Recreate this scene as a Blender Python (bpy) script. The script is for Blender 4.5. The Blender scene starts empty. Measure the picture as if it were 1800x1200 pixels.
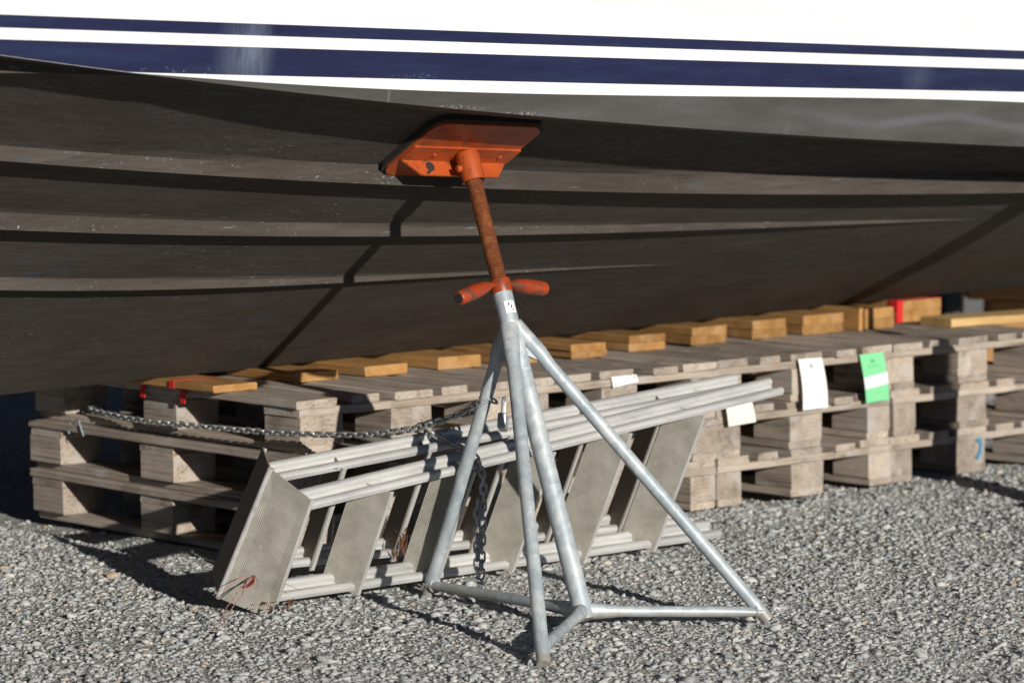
import bpy, bmesh, math, random
import numpy as np
from mathutils import Vector, Matrix, noise as mnoise

random.seed(7); RNG = np.random.default_rng(7)
SC = bpy.context.scene
COL = SC.collection
R = math.radians

# ------------------------------------------------------------------ camera
cam_d = bpy.data.cameras.new("camera"); cam = bpy.data.objects.new("camera", cam_d); COL.objects.link(cam)
fw = Vector((0.67975, 0.72792, -0.08988)).normalized()
up = Vector((0.06134, 0.06569, 0.99595))
rt = fw.cross(up).normalized(); up = rt.cross(fw)
cam.matrix_world = Matrix(((rt.x, up.x, -fw.x, -5.30655), (rt.y, up.y, -fw.y, -6.49288),
                           (rt.z, up.z, -fw.z, 1.34416), (0, 0, 0, 1)))
cam_d.sensor_width = 36; cam_d.lens = 36 * 5679.8 / 1800
cam_d.clip_start = .1; cam_d.clip_end = 2000
cam_d.dof.use_dof = True; cam_d.dof.focus_distance = 7.55; cam_d.dof.aperture_fstop = 4.0
SC.camera = cam

# ------------------------------------------------------------------ light
SUN_T = Vector((.255, 1.0, -.268)).normalized()          # way the sunlight travels
w = bpy.data.worlds.new("World"); SC.world = w; w.use_nodes = True
nt = w.node_tree; bg = nt.nodes["Background"]
sky = nt.nodes.new("ShaderNodeTexSky"); sky.sky_type = 'NISHITA'; sky.sun_disc = False
sky.sun_elevation = math.asin(-SUN_T.z); sky.sun_rotation = math.atan2(-SUN_T.x, -SUN_T.y)
nt.links.new(sky.outputs[0], bg.inputs[0]); bg.inputs[1].default_value = .05
sky.air_density = .28; sky.dust_density = .0; sky.ozone_density = 1.5
sd = bpy.data.lights.new("sun", 'SUN'); sd.energy = 5.0; sd.angle = R(.5); sd.color = (1, .945, .87)
sun = bpy.data.objects.new("sun", sd); COL.objects.link(sun)
sun.rotation_euler = SUN_T.to_track_quat('-Z', 'Y').to_euler()
SC.view_settings.view_transform = 'Standard'; SC.view_settings.look = 'None'
SC.view_settings.exposure = 0.0; SC.view_settings.gamma = 1
SC.view_settings.use_curve_mapping = False

# ------------------------------------------------------------------ materials
def mat(name, base, rough=.6, metal=0.0, spec=.5):
    m = bpy.data.materials.new(name); m.use_nodes = True
    b = m.node_tree.nodes["Principled BSDF"]
    b.inputs["Base Color"].default_value = (*base, 1); b.inputs["Roughness"].default_value = rough
    b.inputs["Metallic"].default_value = metal; b.inputs["Specular IOR Level"].default_value = spec
    return m, m.node_tree, b

def N(t, kind, **kw):
    n = t.nodes.new("ShaderNode" + kind)
    for k, v in kw.items():
        if k in n.inputs.keys(): n.inputs[k].default_value = v
        else: setattr(n, k, v)
    return n

def ramp(t, src, stops, interp='LINEAR'):
    r = t.nodes.new("ShaderNodeValToRGB"); r.color_ramp.interpolation = interp
    e = r.color_ramp.elements
    while len(e) < len(stops): e.new(.5)
    for el, (p, c) in zip(e, stops):
        el.position = p; el.color = (*c, 1) if len(c) == 3 else c
    t.links.new(src, r.inputs[0]); return r.outputs[0]

def g3(v): return (v, v, v)

def mix(t, fac, a, b, mode='MIX'):
    n = t.nodes.new("ShaderNodeMix"); n.data_type = 'RGBA'; n.blend_type = mode
    for sock, v in ((n.inputs[0], fac), (n.inputs[6], a), (n.inputs[7], b)):
        if hasattr(v, 'links'): t.links.new(v, sock)
        elif isinstance(v, (int, float)): sock.default_value = v
        else: sock.default_value = (*v, 1)
    return n.outputs[2]

def coords(t, scale=(1, 1, 1), rnd=False, loc=(0, 0, 0)):
    tc = t.nodes.new("ShaderNodeTexCoord"); mp = t.nodes.new("ShaderNodeMapping")
    mp.inputs["Scale"].default_value = scale; mp.inputs["Location"].default_value = loc
    src = tc.outputs["Object"]
    if rnd:
        oi = t.nodes.new("ShaderNodeObjectInfo"); vm = t.nodes.new("ShaderNodeVectorMath"); vm.operation = 'ADD'
        mu = t.nodes.new("ShaderNodeMath"); mu.operation = 'MULTIPLY'; mu.inputs[1].default_value = 37.0
        t.links.new(oi.outputs["Random"], mu.inputs[0]); t.links.new(src, vm.inputs[0]); t.links.new(mu.outputs[0], vm.inputs[1])
        src = vm.outputs[0]
    t.links.new(src, mp.inputs["Vector"]); return mp.outputs[0]

def noise(t, vec, scale, detail=6, rough=.6, dist=0):
    n = N(t, "TexNoise", Scale=scale, Detail=detail, Roughness=rough, Distortion=dist)
    t.links.new(vec, n.inputs["Vector"]); return n.outputs["Fac"]

def bump(t, b, h, strength=.3, dist=.005):
    n = N(t, "Bump", Strength=strength, Distance=dist); t.links.new(h, n.inputs["Height"])
    t.links.new(n.outputs[0], b.inputs["Normal"])

def math_(t, op, a, b=None):
    n = t.nodes.new("ShaderNodeMath"); n.operation = op
    for i, v in enumerate((a, b)):
        if v is None: continue
        if hasattr(v, 'links'): t.links.new(v, n.inputs[i])
        else: n.inputs[i].default_value = v
    return n.outputs[0]

def wood(name, dark, mid, light, ring=90, var=.35, crack=.5, rough=.85, weather=None, rk=.08, stain=.7):
    """wood whose grain runs along the object's own X; growth rings show on the ends"""
    m, t, b = mat(name, mid, rough, 0, .2)
    tc = t.nodes.new("ShaderNodeTexCoord"); oi = t.nodes.new("ShaderNodeObjectInfo")
    sep = t.nodes.new("ShaderNodeSeparateXYZ"); t.links.new(tc.outputs["Object"], sep.inputs[0])
    r1 = math_(t, 'MULTIPLY', oi.outputs["Random"], .16)
    yy = math_(t, 'ADD', sep.outputs[1], math_(t, 'SUBTRACT', r1, .08))
    zz = math_(t, 'ADD', sep.outputs[2], math_(t, 'ADD', r1, .03))
    rad = math_(t, 'SQRT', math_(t, 'ADD', math_(t, 'MULTIPLY', yy, yy), math_(t, 'MULTIPLY', zz, zz)))
    vL = coords(t, (1.2, 14, 14), True)
    wob = noise(t, vL, 2.0, 3, .5)
    ph = math_(t, 'ADD', math_(t, 'MULTIPLY', rad, ring * 6.283), math_(t, 'MULTIPLY', wob, 5.0))
    rings = math_(t, 'MULTIPLY', math_(t, 'ADD', math_(t, 'SINE', ph), 1.0), .5)
    vF = coords(t, (3, 110, 110), True)
    fine = noise(t, vF, 2.0, 5, .7)
    big = noise(t, coords(t, (1.5, 8, 8), True), 2.5, 4, .6)
    fac = math_(t, 'ADD', math_(t, 'MULTIPLY', rings, rk), math_(t, 'ADD', math_(t, 'MULTIPLY', fine, .42), math_(t, 'MULTIPLY', big, .58 - rk)))
    c = ramp(t, fac, [(.28, dark), (.52, mid), (.8, light)])
    hsv = t.nodes.new("ShaderNodeHueSaturation")
    hsv.inputs["Saturation"].default_value = 1
    val = math_(t, 'ADD', math_(t, 'MULTIPLY', oi.outputs["Random"], var), 1 - var / 2)
    t.links.new(val, hsv.inputs["Value"]); t.links.new(c, hsv.inputs["Color"])
    cr = noise(t, coords(t, (1.1, 55, 55), True), 2.2, 3, .55)
    crk = ramp(t, cr, [(.31, g3(1 - crack)), (.385, g3(1))])
    out = mix(t, 1.0, hsv.outputs[0], crk, 'MULTIPLY')
    sn = noise(t, coords(t, (4, 7, 7), True, loc=(3, 8, 1)), 1.3, 4, .6)
    out = mix(t, ramp(t, sn, [(.57, g3(0)), (.70, g3(stain))]), out, dark)
    if weather:
        wn = noise(t, coords(t, (6, 9, 9), True), 1.6, 5, .6)
        out = mix(t, ramp(t, wn, [(.5, g3(0)), (.68, g3(.75))]), out, weather)
    t.links.new(out, b.inputs["Base Color"])
    h = math_(t, 'ADD', math_(t, 'MULTIPLY', fine, .6), math_(t, 'MULTIPLY', cr, .6))
    bump(t, b, h, .6, .004)
    return m

M = {}
M['pallet'] = wood('pallet_wood', (.16, .128, .10), (.39, .325, .262), (.54, .475, .405), 80, .55, .66, weather=(.43, .405, .375), rk=.07)
M['plank'] = wood('plank_wood', (.18, .080, .026), (.38, .20, .066), (.50, .31, .13), 110, .5, .4, .75, weather=(.42, .27, .13), rk=.10, stain=.35)
M['pale'] = wood('pale_wood', (.34, .19, .07), (.58, .39, .17), (.68, .5, .25), 110, .1, .2, .75)

def blob(t, centre, radii):
    """soft round mask of its own place and size on the hull"""
    tc = t.nodes.new("ShaderNodeTexCoord"); mp = t.nodes.new("ShaderNodeMapping"); mp.vector_type = 'TEXTURE'
    mp.inputs["Location"].default_value = centre; mp.inputs["Scale"].default_value = radii
    t.links.new(tc.outputs["Object"], mp.inputs[0])
    g = t.nodes.new("ShaderNodeTexGradient"); g.gradient_type = 'SPHERICAL'; t.links.new(mp.outputs[0], g.inputs[0])
    return g.outputs["Fac"]

# antifouling paint, scuffed
m, t, b = mat('antifoul', (.07, .062, .054), .7, 0, .18)
v = coords(t, (1, 3, 3)); vs = coords(t, (2.2, 26, 26))
n1 = noise(t, v, 1.6, 6, .65); n2 = noise(t, vs, 3.2, 6, .7)
c = ramp(t, math_(t, 'ADD', math_(t, 'MULTIPLY', n1, .5), math_(t, 'MULTIPLY', n2, .5)),
         [(.32, (.040, .033, .028)), (.5, (.064, .054, .046)), (.68, (.092, .081, .073))])
bl = noise(t, coords(t, (2, 6, 9), loc=(3, 1, 0)), 4, 8, .8)
blp = noise(t, coords(t, (1.1, 1.5, 2.5), loc=(1, 4, 0)), 1.6, 2, .5)
c = mix(t, math_(t, 'MULTIPLY', ramp(t, bl, [(.56, g3(0)), (.64, g3(.55))]), ramp(t, blp, [(.5, g3(0)), (.62, g3(1))])), c, (.06, .11, .16))
drk = noise(t, coords(t, (2.5, 14, 18), loc=(9, 1, 3)), 3, 6, .7)
c = mix(t, ramp(t, drk, [(.32, g3(.45)), (.44, g3(0))]), c, (.03, .022, .018))
spk = noise(t, coords(t, (22, 60, 50), loc=(1, 5, 2)), 2.4, 5, .8)
patch = noise(t, coords(t, (1.8, 2, 7), loc=(7, 2, 2)), 1.3, 3, .5)
sf = math_(t, 'MULTIPLY', ramp(t, spk, [(.62, g3(0)), (.66, g3(.9))]), ramp(t, patch, [(.52, g3(0)), (.62, g3(1))]))
c = mix(t, sf, c, (.36, .40, .44))
scr = noise(t, coords(t, (5, 90, 150), loc=(2, 8, 5)), 1.5, 3, .6)
c = mix(t, ramp(t, scr, [(.715, g3(0)), (.735, g3(.7))]), c, (.30, .30, .29))
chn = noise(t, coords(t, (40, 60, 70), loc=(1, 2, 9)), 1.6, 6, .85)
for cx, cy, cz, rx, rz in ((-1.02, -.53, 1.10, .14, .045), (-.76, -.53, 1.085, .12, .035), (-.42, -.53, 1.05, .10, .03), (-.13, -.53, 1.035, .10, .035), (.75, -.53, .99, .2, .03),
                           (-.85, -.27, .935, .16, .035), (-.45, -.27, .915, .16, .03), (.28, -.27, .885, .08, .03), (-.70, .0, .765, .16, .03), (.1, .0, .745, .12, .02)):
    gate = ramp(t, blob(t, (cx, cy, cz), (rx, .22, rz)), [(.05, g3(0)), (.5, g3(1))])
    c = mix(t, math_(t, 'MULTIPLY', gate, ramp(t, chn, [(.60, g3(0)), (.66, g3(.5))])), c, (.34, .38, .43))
t.links.new(c, b.inputs["Base Color"]); bump(t, b, n2, .25, .002)
M['antifoul'] = m

# upper antifouling strip above the chine: greyer, streaked
m, t, b = mat('antifoul_strip', (.10, .096, .088), .6, 0, .4)
n1 = noise(t, coords(t, (1.2, 5, 7)), 2.2, 6, .65)
c = ramp(t, n1, [(.3, (.050, .047, .043)), (.52, (.069, .066, .062)), (.72, (.092, .088, .087))])
st = noise(t, coords(t, (9, 2, .7)), 2.0, 3, .5)
c = mix(t, math_(t, 'MULTIPLY', ramp(t, st, [(.66, g3(0)), (.69, g3(.34))]), ramp(t, math_(t, 'MULTIPLY', noise(t, coords(t, (3, 1, 1), loc=(5, 5, 5)), 1.4, 2), 1.0), [(.52, g3(0)), (.6, g3(1))])), c, (.21, .20, .22))
# wavy dried tide line near the stern
sep = t.nodes.new("ShaderNodeSeparateXYZ"); tc = t.nodes.new("ShaderNodeTexCoord"); t.links.new(tc.outputs["Object"], sep.inputs[0])
wv = math_(t, 'MULTIPLY', math_(t, 'SINE', math_(t, 'MULTIPLY', sep.outputs[0], 9.5)), .013)
zc_ = math_(t, 'ADD', math_(t, 'MULTIPLY', sep.outputs[0], -.032), 1.2)
dz = math_(t, 'ABSOLUTE', math_(t, 'SUBTRACT', sep.outputs[2], math_(t, 'ADD', zc_, wv)))
band = math_(t, 'MULTIPLY', ramp(t, math_(t, 'MULTIPLY', dz, 10), [(.05, g3(1)), (.16, g3(0))]),
             ramp(t, math_(t, 'MULTIPLY', sep.outputs[0], .3), [(.22, g3(0)), (.38, g3(1))]))
c = mix(t, math_(t, 'MULTIPLY', band, .24), c, (.19, .17, .21))
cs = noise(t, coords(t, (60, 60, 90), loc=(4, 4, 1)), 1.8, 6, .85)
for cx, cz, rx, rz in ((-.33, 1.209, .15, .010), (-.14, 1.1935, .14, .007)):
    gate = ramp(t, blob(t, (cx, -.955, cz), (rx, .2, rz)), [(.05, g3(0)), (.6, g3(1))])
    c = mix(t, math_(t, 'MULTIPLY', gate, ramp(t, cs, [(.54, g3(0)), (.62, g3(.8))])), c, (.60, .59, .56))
t.links.new(c, b.inputs["Base Color"])
M['antifoul_strip'] = m

m, t, b = mat('white_gelcoat', (.80, .79, .77), .25, 0, .5)
n1 = noise(t, coords(t, (1, 1, 3)), 1.4, 5)
t.links.new(ramp(t, n1, [(.3, (.77, .765, .75)), (.7, (.82, .815, .80))]), b.inputs["Base Color"]); M['white'] = m
m, t, b = mat('navy_gelcoat', (.022, .022, .07), .22, 0, .5)
n1 = noise(t, coords(t, (1.5, 3, 14)), 2.2, 6, .7)
c = ramp(t, n1, [(.3, (.013, .014, .046)), (.55, (.017, .022, .064)), (.75, (.020, .036, .080))])
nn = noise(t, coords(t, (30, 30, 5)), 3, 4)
for cx, cz, rx, rz, k in ((-.94, 1.33, .09, .13, .42), (-.91, 1.34, .045, .12, .28), (1.33, 1.27, .08, .09, .16)):  # soft pale blue patches mixed into the navy
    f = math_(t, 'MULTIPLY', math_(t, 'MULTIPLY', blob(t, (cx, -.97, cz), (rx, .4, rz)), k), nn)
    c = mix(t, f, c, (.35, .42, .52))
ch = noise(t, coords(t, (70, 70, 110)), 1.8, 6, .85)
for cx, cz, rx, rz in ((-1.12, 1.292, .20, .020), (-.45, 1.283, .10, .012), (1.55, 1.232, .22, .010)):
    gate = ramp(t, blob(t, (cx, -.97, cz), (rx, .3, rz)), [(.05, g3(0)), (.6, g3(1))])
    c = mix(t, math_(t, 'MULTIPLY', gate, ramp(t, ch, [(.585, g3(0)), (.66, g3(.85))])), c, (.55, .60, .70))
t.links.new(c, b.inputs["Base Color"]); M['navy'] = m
M['seam'] = mat('seam_sealant', (.62, .62, .60), .7)[0]

# galvanised steel
m, t, b = mat('galvanised', (.5, .52, .53), .5, .2, .5)
v = coords(t, (1, 1, 1)); vo = N(t, "TexVoronoi", Scale=48.0); t.links.new(v, vo.inputs["Vector"])
n1 = noise(t, v, 9, 6, .65); n2 = noise(t, v, 45, 3, .6)
c = ramp(t, n1, [(.3, (.34, .385, .41)), (.5, (.47, .52, .54)), (.7, (.62, .65, .64))])
vs_g = t.nodes.new("ShaderNodeSeparateColor"); t.links.new(vo.outputs["Color"], vs_g.inputs[0])
c = mix(t, ramp(t, vs_g.outputs[0], [(0, g3(.5)), (1, g3(0))]), c, (.22, .27, .31))
drip = noise(t, coords(t, (1, 1, .25), loc=(3, 3, 3)), 60, 3, .6)
c = mix(t, ramp(t, drip, [(.58, g3(0)), (.70, g3(.5))]), c, (.72, .72, .68))
sz_ = t.nodes.new("ShaderNodeSeparateXYZ"); t.links.new(v, sz_.inputs[0])
mud = math_(t, 'SUBTRACT', math_(t, 'ADD', n1, .25), math_(t, 'MULTIPLY', sz_.outputs[2], 13.0))
c = mix(t, ramp(t, mud, [(.38, g3(0)), (.62, g3(.75))]), c, (.30, .27, .22))
c = mix(t, ramp(t, n2, [(.70, g3(0)), (.76, g3(.6))]), c, (.12, .11, .10))
t.links.new(c, b.inputs["Base Color"]); bump(t, b, n2, .12, .002); M['galv'] = m
# aluminium of the ladder
m, t, b = mat('aluminium', (.6, .6, .57), .40, .35, .5)
v = coords(t, (1, 6, 6)); n1 = noise(t, v, 3, 6, .7); n2 = noise(t, coords(t, (3, 50, 50)), 3, 4, .7)
c = ramp(t, n1, [(.3, (.40, .40, .39)), (.5, (.60, .60, .58)), (.72, (.75, .745, .72))])
n3 = noise(t, coords(t, (9, 40, 40), loc=(2, 6, 1)), 2, 3, .6)
c = mix(t, ramp(t, n3, [(.70, g3(0)), (.73, g3(.8))]), c, (.09, .085, .08))
c = mix(t, ramp(t, n2, [(.66, g3(0)), (.72, g3(.45))]), c, (.22, .21, .19))
t.links.new(c, b.inputs["Base Color"]); bump(t, b, n2, .1, .001); M['alu'] = m
# ribbed tread: ribs run along the object's X
m, t, b = mat('ribbed_tread', (.45, .43, .37), .6, .12, .35)
v = coords(t, (1, 1, 1)); sp = t.nodes.new("ShaderNodeSeparateXYZ"); t.links.new(v, sp.inputs[0])
rib = math_(t, 'MULTIPLY', math_(t, 'ADD', math_(t, 'SINE', math_(t, 'MULTIPLY', sp.outputs[1], 6.283 / .0042)), 1), .5)
n1 = noise(t, v, 14, 6, .7); n2 = noise(t, coords(t, loc=(4, 2, 9)), 22, 3, .55)
c = ramp(t, n1, [(.3, (.30, .285, .24)), (.5, (.42, .40, .34)), (.72, (.52, .50, .44))])
c = mix(t, math_(t, 'MULTIPLY', math_(t, 'SUBTRACT', 1.0, rib), .35), c, (.10, .095, .08))
c = mix(t, ramp(t, n2, [(.68, g3(0)), (.74, g3(.7))]), c, (.58, .46, .33))
t.links.new(c, b.inputs["Base Color"]); bump(t, b, rib, .7, .0012); M['tread'] = m

M['alu_shaded'] = mat('shaded_aluminium', (.21, .18, .15), .7, .05, .2)[0]  # darker aluminium for the far ladder half: its shade put into the colour
def painted(name, a, bcol, rough=.42, chips=(.09, .05, .03), lim=.66):
    m, t, b = mat(name, a, rough, 0, .5)
    v = coords(t); n1 = noise(t, v, 9, 6, .6); n2 = noise(t, v, 38, 5, .7)
    c = ramp(t, n1, [(.32, bcol), (.62, a)])
    c = mix(t, ramp(t, n2, [(lim, g3(0)), (lim + .04, g3(.85))]), c, chips)
    t.links.new(c, b.inputs["Base Color"]); bump(t, b, n2, .15, .001); return m
M['orange'] = painted('orange_paint', (.42, .078, .016), (.26, .042, .012), lim=.575)
M['redorange'] = painted('red_orange_paint', (.38, .058, .014), (.24, .032, .010), lim=.545)
m, t, b = mat('rusty_thread', (.32, .11, .035), .85, .1, .3)
n1 = noise(t, coords(t), 34, 8, .8)
t.links.new(ramp(t, n1, [(.3, (.09, .026, .010)), (.5, (.20, .060, .020)), (.72, (.36, .15, .05))]), b.inputs["Base Color"])
bump(t, b, n1, .4, .002); M['rust'] = m
M['rubber'] = mat('black_rubber', (.02, .018, .016), .8)[0]
m, t, b = mat('chain_steel', (.33, .34, .34), .45, .55, .5)
n1 = noise(t, coords(t, rnd=True), 60, 4)
t.links.new(ramp(t, n1, [(.3, (.28, .29, .29)), (.7, (.60, .61, .60))]), b.inputs["Base Color"]); M['chain'] = m
M['red'] = mat('red_tape', (.62, .02, .02), .5)[0]
M['redmark'] = mat('red_mark', (.34, .06, .045), .7)[0]
M['paper'] = mat('white_card', (.82, .82, .80), .6)[0]
M['cream'] = mat('cream_card', (.82, .80, .68), .6)[0]
M['green'] = mat('green_card', (.21, .64, .31), .6)[0]
M['smudge'] = mat('faded_print', (.40, .42, .40), .7)[0]
M['gsmudge'] = mat('faded_print_on_green', (.10, .42, .17), .7)[0]
M['cap'] = mat('plastic_cap', (.62, .58, .50), .6)[0]
M['string'] = mat('blue_string', (.30, .42, .50), .8)[0]
M['stem'] = mat('red_stem', (.36, .19, .16), .8)[0]
M['dry'] = mat('dry_leaf', (.12, .045, .02), .9)[0]
M['blue'] = mat('blue_paint', (.05, .24, .42), .6)[0]
M['darkplastic'] = mat('dark_plastic', (.02, .026, .034), .5)[0]
M['sky_blocker'] = wood('blocker_wood', (.02, .018, .016), (.045, .04, .036), (.07, .064, .058), 80, .3, .5)
M['brown'] = mat('brown_timber', (.36, .19, .07), .85)[0]

# gravel stones: each stone has its own grey
m, t, b = mat('gravel_stone', (.3, .3, .28), .85, 0, .3)
at = t.nodes.new("ShaderNodeAttribute"); at.attribute_name = "stone"
c = ramp(t, at.outputs["Fac"], [(0, (.28, .295, .30)), (.25, (.385, .40, .40)), (.5, (.475, .49, .485)), (.75, (.56, .57, .555)), (.93, (.67, .665, .63)), (1, (.54, .43, .30))])
n1 = noise(t, coords(t), 160, 4, .7)
c = mix(t, ramp(t, n1, [(.35, g3(.62)), (.65, g3(1))]), (0, 0, 0), c)
t.links.new(c, b.inputs["Base Color"]); bump(t, b, n1, .35, .002); M['stone'] = m
m, t, b = mat('gravel_bed', (.2, .2, .185), .95, 0, .2)
vv = coords(t); vo = N(t, "TexVoronoi", Scale=95.0); t.links.new(vv, vo.inputs["Vector"])
n1 = noise(t, vv, 3, 5); sepc = t.nodes.new("ShaderNodeSeparateColor"); t.links.new(vo.outputs["Color"], sepc.inputs[0])
c = ramp(t, math_(t, 'ADD', math_(t, 'MULTIPLY', sepc.outputs[0], .6), math_(t, 'MULTIPLY', n1, .4)), [(.2, (.24, .24, .23)), (.5, (.40, .40, .38)), (.8, (.52, .52, .49))])
t.links.new(c, b.inputs["Base Color"]); bump(t, b, math_(t, 'SUBTRACT', 1.0, vo.outputs["Distance"]), .9, .006); M['bed'] = m

# ------------------------------------------------------------------ mesh helpers
class MB:
    def __init__(s): s.v = []; s.f = []; s.mi = []; s.sm = []
    def add(s, vs, fs, mi=0, smooth=False):
        o = len(s.v); s.v += [tuple(x) for x in vs]
        s.f += [tuple(i + o for i in f) for f in fs]; s.mi += [mi] * len(fs); s.sm += [smooth] * len(fs)
    def box(s, c, size, mx=None, mi=0, ch=.0):
        x, y, z = (d / 2 for d in size); e = min(ch, x * .9, y * .9, z * .9)
        if e <= 0:
            vs = [Vector((sx * x, sy * y, sz * z)) for sx in (-1, 1) for sy in (-1, 1) for sz in (-1, 1)]
            fs = [(0, 1, 3, 2), (4, 6, 7, 5), (0, 4, 5, 1), (2, 3, 7, 6), (0, 2, 6, 4), (1, 5, 7, 3)]
        else:
            bm = bmesh.new(); bmesh.ops.create_cube(bm, size=1)
            bmesh.ops.scale(bm, vec=(2 * x, 2 * y, 2 * z), verts=bm.verts)
            bmesh.ops.bevel(bm, geom=bm.edges[:], offset=e, segments=2, affect='EDGES', profile=.5)
            bm.verts.index_update()
            vs = [v.co.copy() for v in bm.verts]; fs = [tuple(v.index for v in f.verts) for f in bm.faces]; bm.free()
        M_ = mx if mx is not None else Matrix.Identity(4); c = Vector(c)
        s.add([M_ @ (v + c) for v in vs], fs, mi)
    def loft(s, rings, mi=0, cap=True, closed=True, smooth=True):
        n = len(rings[0]); vs = [p for r in rings for p in r]; fs = []
        for i in range(len(rings) - 1):
            for j in range(n if closed else n - 1):
                k = (j + 1) % n
                fs.append((i * n + j, i * n + k, (i + 1) * n + k, (i + 1) * n + j))
        s.add(vs, fs, mi, smooth)
        if cap and closed:
            s.add(rings[0], [tuple(range(n - 1, -1, -1))], mi); s.add(rings[-1], [tuple(range(n))], mi)
    def tube(s, path, r, n=16, mi=0, cap=True, flat=None):
        P = [Vector(p) for p in path]; rs = r if isinstance(r, (list, tuple)) else [r] * len(P)
        rings = []; prev = None
        for i, p in enumerate(P):
            d = (P[min(i + 1, len(P) - 1)] - P[max(i - 1, 0)]).normalized()
            if prev is None:
                a = Vector((0, 0, 1)) if abs(d.z) < .9 else Vector((1, 0, 0))
                u = d.cross(a).normalized()
            else: u = (prev - d * prev.dot(d)).normalized()
            prev = u; v = d.cross(u)
            fx, fy = (1, 1) if flat is None else flat[i]
            rings.append([p + u * (rs[i] * fx * math.cos(2 * math.pi * k / n)) + v * (rs[i] * fy * math.sin(2 * math.pi * k / n)) for k in range(n)])
        s.loft(rings, mi, cap)
    def lathe(s, prof, origin, axis, n=24, mi=0, cap=True):
        d = Vector(axis).normalized(); a = Vector((1, 0, 0)) if abs(d.x) < .9 else Vector((0, 1, 0))
        u = d.cross(a).normalized(); v = d.cross(u); o = Vector(origin)
        s.loft([[o + d * h + u * (r * math.cos(2 * math.pi * k / n)) + v * (r * math.sin(2 * math.pi * k / n)) for k in range(n)] for h, r in prof], mi, cap)
    def build(s, name, mats, parent=None, origin=None, rot=None, sharp=35):
        me = bpy.data.meshes.new(name); org = Vector(origin) if origin is not None else Vector((0, 0, 0))
        inv = (rot.to_3x3().inverted() if rot is not None else Matrix.Identity(3))
        me.from_pydata([inv @ (Vector(v) - org) for v in s.v], [], s.f)
        for m_ in (mats if isinstance(mats, (list, tuple)) else [mats]): me.materials.append(m_)
        me.polygons.foreach_set("material_index", s.mi); me.polygons.foreach_set("use_smooth", s.sm)
        bm = bmesh.new(); bm.from_mesh(me); bmesh.ops.recalc_face_normals(bm, faces=bm.faces); bm.to_mesh(me); bm.free()
        if any(s.sm): me.set_sharp_from_angle(angle=R(sharp))
        me.update()
        o = bpy.data.objects.new(name, me); COL.objects.link(o)
        mw = Matrix.Translation(org) @ (rot.to_4x4() if rot is not None else Matrix.Identity(4))
        if parent is not None:
            o.parent = parent; o.matrix_local = parent.matrix_world.inverted() @ mw if parent.type == 'EMPTY' or True else mw
        else: o.matrix_world = mw
        return o

def tag(o, label, cat, group=None, kind=None):
    if label: o["label"] = label
    if cat: o["category"] = cat
    if group: o["group"] = group
    if kind: o["kind"] = kind
    return o

def empty(name, loc, label, cat, group=None):
    o = bpy.data.objects.new(name, None); COL.objects.link(o); o.location = loc; o.empty_display_size = .05
    o.matrix_world = Matrix.Translation(Vector(loc))
    return tag(o, label, cat, group)

def kids(o): return [c for c in list(COL.objects) if c.parent is o]

def copy_tree(o, parent=None):
    c = o.copy(); COL.objects.link(c)
    if parent is not None: c.parent = parent
    for k in kids(o): copy_tree(k, c)
    return c

# ------------------------------------------------------------------ ground
def hgt(x, y):
    return (-.013 + .008 * np.sin(x * 2.1 + .7) * np.sin(y * 2.7 + 1.3) + .006 * np.sin(x * 5.3 + y * 3.1) + .0025 * np.sin(x * 11.7 - y * 9.1 + 2)
            + .002 * np.sin(x * 23.1 + y * 17.7) + .03 * np.clip((np.abs(y - .55) - 3.2) / 4, 0, 1) * np.sin(x * .9 + y * .4))

def axis_pts(a, b, step, far):
    core = np.arange(a, b + 1e-6, step); k = np.geomspace(step * 1.5, far, 26)
    return np.concatenate([a - k[::-1], core, b + k])
gx = axis_pts(-2.6, 6.0, .03, 500); gy = axis_pts(-3.0, 2.6, .03, 500)
GX, GY = np.meshgrid(gx, gy, indexing='ij'); GZ = hgt(GX, GY)
vv_ = np.stack([GX, GY, GZ], -1).reshape(-1, 3); nx, ny = len(gx), len(gy)
ii, jj = np.meshgrid(np.arange(nx - 1), np.arange(ny - 1), indexing='ij'); a0 = (ii * ny + jj).ravel()
quads = np.stack([a0, a0 + ny, a0 + ny + 1, a0 + 1], -1)
me = bpy.data.meshes.new("ground"); me.vertices.add(len(vv_)); me.vertices.foreach_set("co", vv_.ravel())
me.loops.add(quads.size); me.loops.foreach_set("vertex_index", quads.ravel().astype(np.int32))
me.polygons.add(len(quads)); me.polygons.foreach_set("loop_start", np.arange(0, quads.size, 4, dtype=np.int32))
me.polygons.foreach_set("loop_total", np.full(len(quads), 4, dtype=np.int32)); me.polygons.foreach_set("use_smooth", np.ones(len(quads), dtype=bool))
me.update(); me.validate(); me.materials.append(M['bed'])
ground = bpy.data.objects.new("ground", me); COL.objects.link(ground); ground["kind"] = "structure"

# ------------------------------------------------------------------ hull
def ext(c, a, b, x):
    if x < a: return np.polyval(c, a) + np.polyval(np.polyder(c), a) * (x - a)
    if x > b: return np.polyval(c, b) + np.polyval(np.polyder(c), b) * (x - b)
    return np.polyval(c, x)
def lin(pts, x): return float(np.interp(x, [p[0] for p in pts], [p[1] for p in pts]))
KY = .55
zk = lambda x: .4565 + .0172 * x
zs1 = lambda x: ext([-0.00072, 0.010977, -0.058142, 1.007776], -1.6, 2.6, x)
zs2 = lambda x: ext([-0.001969, 0.012658, -0.037171, 0.873749], -1.3, 2.3, x)
zs3 = lambda x: ext([-0.008296, 0.016013, -0.013992, 0.736742], -1.2, 1.2, x)
zch = lambda x: ext([4.4e-05, -0.001117, 0.010734, -0.074584, 1.184237], -1.8, 2.6, x)
zlip = lambda x: min(zch(x), ext([-0.085175, -0.257157, 1.102382], -1.49, -1.05, x)) if x < -1.05 else zch(x)
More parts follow.
